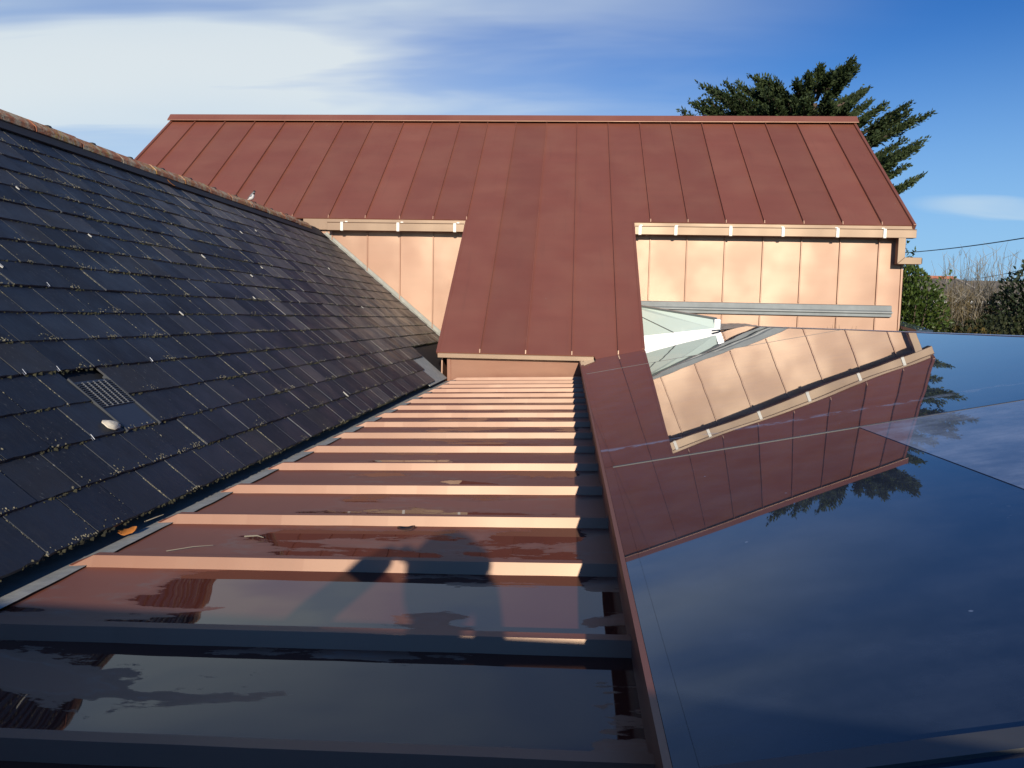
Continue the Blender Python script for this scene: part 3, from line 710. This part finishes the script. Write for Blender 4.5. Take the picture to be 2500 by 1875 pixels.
J = [(HX,-.66,-.70,(.16,.12)), (HX,-.65,-.45,(.17,.12)), (HX,-.60,-.22,(.19,.12)), (HX,-.54,-.10,(.09,.08)), (HX,-.46,-.02,(.085,.085)),
     (HX-.19,-.58,-.20,.075), (-.49,-.30,-.15,.072), (-.285,-.085,.045,.050),
     (HX+.16,-.58,-.24,.07), (.09,-.42,-.46,.055), (.035,-.085,-.03,.040),
     (HX-.10,-.66,-.78,.10), (HX-.11,-.63,-1.18,.075), (HX-.11,-.67,-1.54,.055), (HX+.10,-.66,-.78,.10), (HX+.11,-.63,-1.18,.075), (HX+.11,-.67,-1.54,.055)]
B = [(0,1),(1,2),(2,3),(3,4),(2,5),(5,6),(6,7),(2,8),(8,9),(9,10),(0,11),(11,12),(12,13),(0,14),(14,15),(15,16)]
skin('body', J, B, M_coat, person)
def ellip(c, r, nu=14, nv=10, dent=None):
    V = []; Fq = []
    for j in range(nv+1):
        th = math.pi*j/nv
        for k in range(nu):
            ph = 2*math.pi*k/nu; V.append((c[0]+r[0]*math.sin(th)*math.cos(ph), c[1]+r[1]*math.sin(th)*math.sin(ph), c[2]+r[2]*math.cos(th)))
    for j in range(nv):
        for k in range(nu): Fq.append((j*nu+k, j*nu+(k+1)%nu, (j+1)*nu+(k+1)%nu, (j+1)*nu+k))
    return V, Fq
hv, hf = ellip((HX, -.42, .085), (.082, .098, .122)); hv = [(x, y+(.02*math.exp(-((z-.07)/.02)**2-((x-HX)/.018)**2) if y > -.42 else 0), z) for x, y, z in hv]
hd = MB().add(hv, hf).build('head', M_skin, person, smooth=True)
for sx in (-1, 1):
    v, f = ellip((HX+sx*.032, -.335, .095), (.013, .010, .009), 8, 6); MB().add(v, f).build('eye', M_white, hd, smooth=True)
    v, f = ellip((HX+sx*.084, -.43, .08), (.012, .022, .032), 8, 6); MB().add(v, f).build('ear', M_skin, hd, smooth=True)
v, f = ellip((HX, -.332, .035), (.026, .010, .007), 8, 6); MB().add(v, f).build('mouth', simple('lips', (.45, .18, .15), .5), hd, smooth=True)
v, f = ellip((HX-.004, -.46, .080), (.136, .115, .158), 18, 12); MB().add([q for q in v], f).build('hood', M_coat, person, smooth=True)
for sx in (-1, 1):
    MB().box(HX+sx*.11-.05, HX+sx*.11+.05, -.74, -.48, -1.62, -1.53).build('shoe', M_trs, person, bevel=.02)
# hands curl round the two ends of the phone
for hx, sg, wr in ((-.195, 1, (-.285,-.085,.045)), (.012, -1, (.035,-.085,-.03))):
    pj = [(wr[0], wr[1], wr[2], .028), (hx-.018*sg, -.050, -.010, .026)]; bb = [(0, 1)]
    for q, (fy, fl) in enumerate(((.030, .9), (.010, 1.), (-.011, .95), (-.031, .78))):
        b0 = len(pj); z = fy
        pj += [(hx-.012*sg, -.026, z, .0095), (hx+.008*sg*fl, -.006-.020, z+.002, .0088), (hx+.022*sg*fl, -.031, z+.003, .0078)]; bb += [(1, b0), (b0, b0+1), (b0+1, b0+2)]
    b0 = len(pj); pj += [(hx-.004*sg, -.056, -.022, .011), (hx+.020*sg, -.052, -.012, .0095), (hx+.034*sg, -.050, .004, .008)]; bb += [(1, b0), (b0, b0+1), (b0+1, b0+2)]
    skin('hand', pj, bb, M_skin, person)
ph_ = thing('phone', (-.06, -.04, -.036), 'slim dark phone held landscape in both hands', 'phone')
MB().box(-.185, .014, -.046, -.038, -.034, .056).build('case', M_black, ph_, bevel=.003)
MB().box(-.178, .008, -.0475, -.0462, -.030, .052).build('screen', simple('phone_screen', (.01, .012, .015), .08), ph_)
MB().tube([(0,-.038,0),(0,-.034,0)], .007, 12).build('lens', M_dark, ph_)

# ================================================================== SMALL THINGS
# pied bird on the ridge
bird = thing('bird', (-4.42, 10.80, 1.520), 'small grey and white bird with black bib perched on ridge tiles', 'bird')
bx0, by0, bz0 = -4.42, 10.80, 1.520
prof = [(-.100,.012,.008,.004),(-.050,.030,.012,.010),(-.030,.044,.028,.026),(.0,.062,.035,.036),(.022,.082,.032,.034),(.034,.104,.022,.024),(.040,.122,.021,.022),(.050,.136,.018,.017),(.058,.140,.008,.008)]
V = []; Fq = []; ns = 12
for (ax, az, rw, rh) in prof:
    for k in range(ns):
        a = 2*math.pi*k/ns; V.append((bx0+ax*.8+math.sin(a)*rh*-.35, by0+math.cos(a)*rw, bz0+az+math.sin(a)*rh))
for i in range(len(prof)-1):
    for k in range(ns): Fq.append((i*ns+k, i*ns+(k+1)%ns, (i+1)*ns+(k+1)%ns, (i+1)*ns+k))
Fq += [tuple(range(ns-1,-1,-1)), tuple((len(prof)-1)*ns+k for k in range(ns))]
def bird_mat():
    m, t, p = mat('bird_plumage'); g = geo(t); X, Y, Z = t.sep(g.outputs['Position'])
    u = t.math('SUBTRACT', X, bx0); z = t.math('SUBTRACT', Z, bz0)
    back = t.math('SUBTRACT', z, t.math('ADD', t.math('MULTIPLY', u, .85), .070))
    c = t.mix(t.ramp(back, -.006, .008), (.72, .70, .66, 1), (.20, .20, .20, 1))
    head = t.ramp(z, .126, .132); c = t.mix(head, c, (.02, .02, .02, 1))
    bib = t.math('MULTIPLY', t.ramp(z, .088, .096), t.ramp(z, .118, .112)); bib = t.math('MULTIPLY', bib, t.ramp(u, .022, .032)); c = t.mix(bib, c, (.02, .02, .02, 1))
    t.link(c, p.inputs['Base Color']); p.inputs['Roughness'].default_value = .8; return m
MB().add(V, Fq).build('body', bird_mat(), bird, smooth=True)
M_beak = simple('beak_leg', (.02, .018, .016), .5)
MB().tube([(bx0+.046,by0,bz0+.138),(bx0+.064,by0,bz0+.136)], [.004,.001], 6).build('beak', M_beak, bird)
MB().hexa([(bx0-.080,by0-.010,bz0+.008),(bx0-.125,by0-.008,bz0-.012),(bx0-.125,by0+.008,bz0-.012),(bx0-.080,by0+.010,bz0+.008)],[(bx0-.078,by0-.010,bz0+.016),(bx0-.123,by0-.008,bz0-.006),(bx0-.123,by0+.008,bz0-.006),(bx0-.078,by0+.010,bz0+.016)]).build('tail', simple('tail_feather', (.3, .3, .3), .8), bird)
for sg in (-1, 1):
    MB().tube([(bx0+.0,by0+sg*.012,bz0+.036),(bx0-.004,by0+sg*.013,bz0+.018),(bx0+.004,by0+sg*.013,bz0-.004)], .0022, 5).build('leg', M_beak, bird)
    MB().add([(bx0+.022,by0+sg*.0335,bz0+.085),(bx0-.045,by0+sg*.026,bz0+.040),(bx0-.070,by0+sg*.014,bz0+.022),(bx0-.030,by0+sg*.036,bz0+.060),(bx0+.006,by0+sg*.038,bz0+.058)], [(0,3,4),(0,1,3),(1,2,3)]).build('wing', simple('wing_feather', (.16, .16, .17), .8), bird)
# white shell
sh = MB(); sv = []; nr, na = 6, 18
for i in range(nr+1):
    for k in range(na):
        a = 2*math.pi*k/na; rr = i/nr*(1+.10*math.sin(3*a+1)+.05*math.sin(7*a))
        e = .052*rr*math.cos(a); f_ = .034*rr*math.sin(a); hgt = .016*(1-(i/nr)**2)+.0015*math.sin(9*i/nr*3.1)
        sv.append(sl_pt(2.572+f_, 3.425+e+f_*.35, .024+hgt))
sh.add(sv, [(i*na+k, (i+1)*na+k, (i+1)*na+(k+1)%na, i*na+(k+1)%na) for i in range(nr) for k in range(na)]+[tuple(nr*na+k for k in range(na-1,-1,-1))])
tag(sh.build('shell', simple('shell_white', (.70, .62, .47), .6, 0, .25, 30, .3), smooth=True, origin=sl_pt(2.57, 3.42, .02)), 'white oyster-like shell lying on the slates below the vent', 'shell')
def leaf(name, P, L, W, ax, ay, curl, m, label):
    V = []; Fq = []; n = 7
    ax = Vector(ax).normalized(); ay = Vector(ay).normalized(); az = ax.cross(ay)
    for i in range(n+1):
        u = i/n; wd = W*math.sin(math.pi*min(1, u*.92+.06))**.8*(1+.25*math.sin(9*u))
        for sgn in (-1, 0, 1): V.append(Vector(P)+ax*(L*(u-.5))+ay*(wd*sgn*.5)+az*(curl*((u-.5)**2*3+abs(sgn)*.5)))
    for i in range(n): 
        for k in range(2): Fq.append((3*i+k, 3*i+k+1, 3*i+4+k, 3*i+3+k))
    o = mk(name, V, Fq, m, smooth=True, origin=P); sm = o.modifiers.new('t', 'SOLIDIFY'); sm.thickness = .0012
    return tag(o, label, 'leaf')
M_leafor = simple('dead_leaf', (.48, .17, .03), .7, 0, .3, 40)
leaf('dead_leaf', (-1.705, 2.93, -.872), .07, .045, (.75,.6,.15), (-.5,.7,.35), .016, M_leafor, 'curled orange dead leaf in the lead gutter below the slates')
leaf('dead_leaf', tuple(sl_pt(-.30, 8.24, .036)), .10, .035, (TX,.2,TZ), (0,1,.1), .008, M_leafor, 'small orange leaf caught on slates just under the ridge tiles')
leaf('dead_leaf', (-.62, 3.02, zS(-.62)+.012), .07, .05, (1,.25,.05), (-.25,1,.1), .014, simple('brown_leaf', (.12, .055, .03), .7, 0, .3, 40), 'brown curled leaf in a puddle behind a batten roll')
leaf('dead_leaf', (1.02, 1.62, zR(1.02)+.012), .05, .014, (1,-.2,.2), (.2,1,0), .006, bpy.data.materials['brown_leaf'], 'dark narrow leaf lying on the near glossy panel')
def twig(P, Q, r, label, sag=.004):
    P, Q = Vector(P), Vector(Q); mid = (P+Q)/2+Vector((.01, .006, sag))
    tag(MB().tube([P, mid, Q], [r, r*.9, r*.5], 5).build('twig', M_palet, origin=P), label, 'twig')
twig((-1.45,2.74,zS(-1.45)+.004),(-1.31,2.82,zS(-1.31)+.004),.0018,'thin straight straw lying on the metal behind the first lit batten')
twig((-1.24,2.94,zS(-1.24)+.005),(-1.16,2.93,zS(-1.16)+.004),.003,'short pale twig lying on the metal beside a thin straw')
twig((-1.74,3.115,-.875),(-1.655,3.11,-.84),.0022,'pale twig stub sticking out beside a batten end')
# bird droppings and bits of white on the slates: flat splashes with thickness
dm = MB()
for (dd, yy, sz) in ((1.40,3.93,.05),(.98,5.25,.02),(1.02,8.2,.02),(.35,8.9,.03),(1.20,7.6,.03),(.55,5.0,.022),(1.78,5.3,.022),(2.8,6.6,.03),(1.6,10.6,.03),(.2,9.6,.02),(1.0,6.9,.035),(1.55,7.0,.02),(.75,11.2,.02)):
    n = 7; c0 = [sl_pt(dd+sz*math.cos(2*math.pi*k/n)*random.uniform(.5,1.1), yy+.35*sz*math.sin(2*math.pi*k/n)*random.uniform(.5,1.2), .013) for k in range(n)]
    dm.add(c0+[q+Vector((NX,0,NZ))*.006 for q in c0], [tuple(range(n-1,-1,-1)), tuple(range(n,2*n))]+[(k,(k+1)%n,n+(k+1)%n,n+k) for k in range(n)])
dm.build('droppings', simple('dropping_white', (.55, .53, .46), .8), deck, kind='stuff')
# dry grass and moss in the gap behind the glossy slope
gr = MB()
for k in range(26):
    x = random.uniform(4.05, 4.6) if k < 18 else random.uniform(3.3, 5.3); y = random.uniform(13.05, 13.2); hh = random.uniform(.06, .17) if k < 18 else random.uniform(.03, .07); lx = random.uniform(-.03, .03)
    gr.tube([(x,y,-.165),(x+lx*.4,y,-.165+hh*.6),(x+lx,y,-.165+hh)], [.004,.0035,.0015], 4)
for k in range(60):
    x = random.uniform(3.0, 5.4); sz = random.uniform(.012, .035)
    v, f = ellip((x, 13.05+random.uniform(0,.1), -.155+sz*.4), (sz*1.5, sz, sz*.8), 6, 4); gr.add(v, f)
tag(gr.build('gutter_weeds', M_twig), 'dry grass and moss growing in the gutter below the wall', 'weeds', kind='stuff')

# ================================================================== VEGETATION AND BACKGROUND
def leafcloud(centers, dirs, L, W, jitter, n_each=1):
    """kite-shaped leaves folded along the midrib"""
    C = np.asarray(centers, float); n = len(C)
    d = np.asarray(dirs, float)+rng.normal(0, jitter, (n, 3)); d /= np.linalg.norm(d, axis=1, keepdims=True)
    r = rng.normal(0, 1, (n, 3)); s_ = np.cross(d, r); s_ /= np.linalg.norm(s_, axis=1, keepdims=True); u_ = np.cross(s_, d)
    l = (L*rng.uniform(.6, 1.3, n))[:, None]; wd = (W*rng.uniform(.7, 1.3, n))[:, None]
    V = np.stack([C, C+d*l*.45+s_*wd*.5+u_*wd*.12, C+d*l, C+d*l*.45-s_*wd*.5+u_*wd*.12], 1).reshape(-1, 3)
    F = np.arange(4*n).reshape(n, 4)
    T = np.concatenate([F[:, [0,1,2]], F[:, [0,2,3]]])
    return V, T.tolist()
# Monterey cypress behind the ridge: flat-topped, wind-swept plumes
cy = thing('cypress_tree', (8.6, 28, GZ), 'tall dark green cypress with wind-swept branches behind the metal ridge', 'tree')
def pz(zx, zy, Y):   # silhouettes measured on the tree, metres at its distance
    x = 1650+zx*.2938; y = 130+zy*.2938
    d = fw+rt*((x-1250)/F_PX)+up*((937.5-y)/F_PX); return d*(Y/d.y)
tips = [(60,495),(160,435),(235,275),(320,330),(430,275),(545,285),(655,215),(700,300),(750,230),(840,262),(1000,250),(1100,210),(1190,150),(1262,192),(1350,160),(1440,90),(1488,120),(1400,210),(1555,315),(1500,370),(1600,415),(1700,450),(1900,445),(1915,500),(2070,525),(1960,560),(1800,640),(2015,745),(1990,800),(1850,750),(1840,880),(1895,950),(2010,1035),(1900,1110),(1760,970),(1700,880),(1650,700),(1560,560)]
fol_c = []; fol_d = []
trunk_top = pz(1150, 420, 28.6)
base = Vector((8.6, 28.4, GZ))
MB().tube([base, base.lerp(trunk_top, .5)+Vector((.2,0,0)), trunk_top], [.42, .30, .10], 8).build('trunk', M_bark, cy)
random.seed(21)
allt = [(pz(a, b, 28+random.uniform(-.8, .8)), 1) for a, b in tips]
for k in range(40):
    a = random.uniform(200, 1650); b = random.uniform(350, 520) if a < 1450 else random.uniform(560, 1150)
    if a > 1500: a = 1480+(b-520)*.42+random.uniform(0, 180)
    allt.append((pz(a, b, 28+random.uniform(-2.2, 1.5)), .8))
for tip, kk in allt:
    # start on the trunk lower than the tip, then sweep out and up
    t0 = base.lerp(trunk_top, min(.97, max(.35, .55+.055*(tip.z-3.0))))
    dxx = tip.x-t0.x; t0 = Vector((t0.x+dxx*.42, t0.y, tip.z-.35-.26*abs(dxx)*.58-random.uniform(0,.25)))
    mid = t0.lerp(tip, .55)+Vector((0, 0, -.10*abs(tip.x-t0.x)**.6))
    pts = []
    for i in range(15):
        u = i/14; pts.append(t0*(1-u)**2+mid*2*u*(1-u)+tip*u*u)
    MB().tube(pts, [.07*(1-u/14)+.012 for u in range(15)], 5).build('limb', M_bark, cy)
    Lm = (tip-t0).length
    for i in range(4, 15):
        u = i/14; p = pts[i]; ax = (pts[min(14, i+1)]-pts[i-1]).normalized()
        nside = 7 if i < 13 else 5
        for q in range(nside):
            ln = (.18+.50*(1-u))*min(1., .65+Lm*.10)*random.uniform(.5, 1.2)
            sd = Vector((random.gauss(0,1), random.gauss(0,1), random.gauss(.2,.45))).normalized()
            dr = (ax*1.45+sd*.60+Vector((.22,0,.0))).normalized(); st = p+ax*random.uniform(-.2,.15)
            m_ = max(7, int(ln*48))
            for j in range(m_):
                v_ = (j+random.random())/m_; w_s = .085*(1.15-v_)
                pos = st+dr*ln*v_+Vector((random.gauss(0,w_s), random.gauss(0,w_s), random.gauss(0,w_s*.6)))
                fol_c.append(pos); fol_d.append(dr+sd*random.uniform(0,.5)+Vector((0,0,.12)))
V, T = leafcloud(fol_c, fol_d, .125, .058, .34); mk('crown', V, T, M_cypress, cy, kind='stuff')
# glossy evergreen shrub past the wall corner
def bush(name, label, cat, c, r, n, L, W, m, seed, bumps=9, stem=True, group=None):
    random.seed(seed); g_ = np.random.default_rng(seed)
    b = thing(name, (c[0], c[1], GZ), label, cat, group)
    P = g_.normal(0, 1, (n, 3)); P /= np.linalg.norm(P, axis=1, keepdims=True)
    lob = g_.normal(0, 1, (bumps, 3)); lob /= np.linalg.norm(lob, axis=1, keepdims=True)
    f = 1+.20*np.max(np.clip((P@lob.T-.75)/.25, 0, 1), axis=1)-.08
    rad = f*(1-.55*g_.random(n)**1.6)
    C = np.array(c)+P*np.array(r)*rad[:, None]
    V, T = leafcloud(C, P+np.array((0,0,.25)), L, W, .55)
    mk('crown', V, T, m, b, kind='stuff')
    if stem:
        st = MB()
        for k in range(7):
            a = random.uniform(0, 6.28); rr = random.uniform(.2, .8)
            st.tube([(c[0]+.1*math.cos(a), c[1]+.1*math.sin(a), GZ), (c[0]+r[0]*rr*.5*math.cos(a), c[1]+r[1]*rr*.5*math.sin(a), c[2]-r[2]*.3), (c[0]+r[0]*rr*math.cos(a), c[1]+r[1]*rr*math.sin(a), c[2]+r[2]*.5)], [.06,.04,.01], 5)
        st.build('stems', M_bark, b, kind='stuff')
    return b
sh_ = bush('evergreen_shrub', 'tall bright green evergreen shrub growing just past the wall corner', 'shrub', (7.35, 18.2, -.55), (.86, .9, 2.05), 17000, .095, .050, M_laurel, 5)
lc = []; ld = []
for sx_, sz_, ex, ez in ((7.25,1.35,7.22,1.86),(7.35,1.3,7.42,1.66),(7.9,.9,8.22,1.20),(8.0,.8,8.30,1.06)):
    for k in range(16):
        u = k/15; lc.append((sx_+(ex-sx_)*u, 18., sz_+(ez-sz_)*u)); ld.append((random.uniform(-1,1), random.uniform(-1,1), .6))
V, T = leafcloud(lc, ld, .10, .055, .3); mk('shoots', V, T, M_laurel, sh_, kind='stuff')
bush('dark_tree', 'evergreen tree darkened for shade at the right edge of the frame', 'tree', (12.0, 20.5, -.6), (1.75, 1.6, 2.25), 14000, .13, .07, M_darkleaf, 8)
bush('dark_hedge', 'low dark clipped hedge running behind the glossy roof ridge', 'hedge', (10.3, 17.6, -1.22), (4.8, .9, 1.60), 18000, .11, .06, M_hedge, 12, 14)
bush('rusty_hedge', 'short rust-tinged conifer hedge in front of the evergreen shrub', 'hedge', (8.3, 17.3, -1.1), (.85, .7, 1.22), 3500, .09, .035, leaf_mat('rusty_conifer', (.06, .045, .012), (.13, .09, .02), .8), 15, 6)
def twigbush(name, label, c, width, top, n, m, seed, lean=.25):
    random.seed(seed); b = thing(name, (c[0], c[1], GZ), label, 'shrub'); t = MB(); t2 = MB()
    for k in range(n):
        x = c[0]+random.gauss(0, width*.35); y = c[1]+random.gauss(0, .5)
        z0 = -1.6; z1 = top*random.uniform(.35, 1.) + (1-1)*0; dx_ = random.gauss(0, lean)
        p = [(x, y, z0)]
        for i in range(1, 5):
            u = i/4; p.append((x+dx_*u*u+random.gauss(0,.03), y+random.gauss(0,.03), z0+(z1-z0)*u))
        (t if random.random() < .6 else t2).tube(p, [.014,.011,.009,.006,.003], 3)
        for j in range(5):
            i = random.randint(1, 3); q = Vector(p[i]).lerp(Vector(p[i+1]), random.random())
            e = q+Vector((random.gauss(0,.18), random.gauss(0,.15), random.uniform(.15,.45)))
            (t if random.random() < .6 else t2).tube([q, q.lerp(e,.5)+Vector((random.gauss(0,.03),0,0)), e], [.006,.005,.002], 3)
    t.build('twigs', m, b, kind='stuff'); t2.build('pale_twigs', M_palet, b, kind='stuff')
    return b
twigbush('bare_shrub', 'bare golden-brown winter shrub between evergreen shrub and dark tree', (10.35, 22, 0), 1.9, 1.15, 560, M_twig, 31)
twigbush('bare_tree', 'pale leafless tree with upright twigs against the sky beside the dark tree', (12.6, 25, 0), 1.9, 2.35, 150, M_palet, 32, .35)
twigbush('bare_tree', 'thin leafless sapling with upright twigs above the terracotta ridge', (11.9, 26, 0), .6, 2.35, 22, M_palet, 33, .5)
# far house
ho = thing('far_house', (20, 48, GZ), 'distant house with grey hipped roof and terracotta ridge behind bare shrubs', 'house')
M_hroof = simple('far_slate', (.12, .105, .09), .9, 0, .25, 3); zr_, ze_ = 2.83, 1.42
MB().add([(10,45.0,ze_),(23.1,45.0,ze_),(22.0,48.,zr_),(10,48.,zr_),(10,51.,ze_),(23.1,51.,ze_)], [(0,1,2,3),(3,2,5,4),(1,5,2)]).build('roof', M_hroof, ho)
MB().prism([(47.86,zr_-.05),(48.,zr_+.12),(48.14,zr_-.05)], 10, 22.05, 0).build('ridge', simple('far_terracotta', (.45, .14, .07), .8), ho)
MB().tube([(22.0,47.95,zr_+.03),(23.12,44.97,ze_+.03)], .07, 5).build('hip', simple('far_hip', (.34, .30, .25), .8), ho)
MB().box(10.2, 22.9, 45.2, 50.8, GZ, ze_+.05).build('wall', simple('far_render', (.5, .47, .42), .9), ho)
MB().box(10, 23.14, 44.93, 45.0, ze_-.12, ze_+.02).build('eaves_board', M_white, ho)
h2 = thing('farther_house', (27, 58, GZ), 'second distant house roof seen right of the terracotta ridge', 'house')
MB().add([(22.5,56,.6),(40,56,.6),(40,60,3.40),(22.5,60,3.40),(22.5,64,.6),(40,64,.6)], [(0,1,2,3),(3,2,5,4),(0,3,4)]).build('roof', M_hroof, h2)
MB().box(23, 39.5, 56.3, 63.7, GZ, .62).build('wall', bpy.data.materials['far_render'], h2)
# overhead wires
def wire(a, b, sag, r, label):
    a, b = Vector(a), Vector(b); pts = [a.lerp(b, i/20)+Vector((0,0,-sag*4*(i/20)*(1-i/20))) for i in range(21)]
    tag(MB().tube(pts, r, 5).build('overhead_wire', M_wire, origin=a), label, 'wire')
def ray(x, y, Y): d = fw+rt*((x-1250)/F_PX)+up*((937.5-y)/F_PX); return d*(Y/d.y)
w0, w1 = ray(2218, 612, 22), ray(2500, 570, 16); wire(w0-(w1-w0)*.25, w1+(w1-w0)*.6, .10, .011, 'thick dark overhead wire rising to the right from the wall corner')
w0, w1 = ray(2250, 657, 42), ray(2500, 605, 24); wire(w0-(w1-w0)*.2, w1+(w1-w0)*.5, .75, .010, 'thin overhead wire sagging above the bare trees')
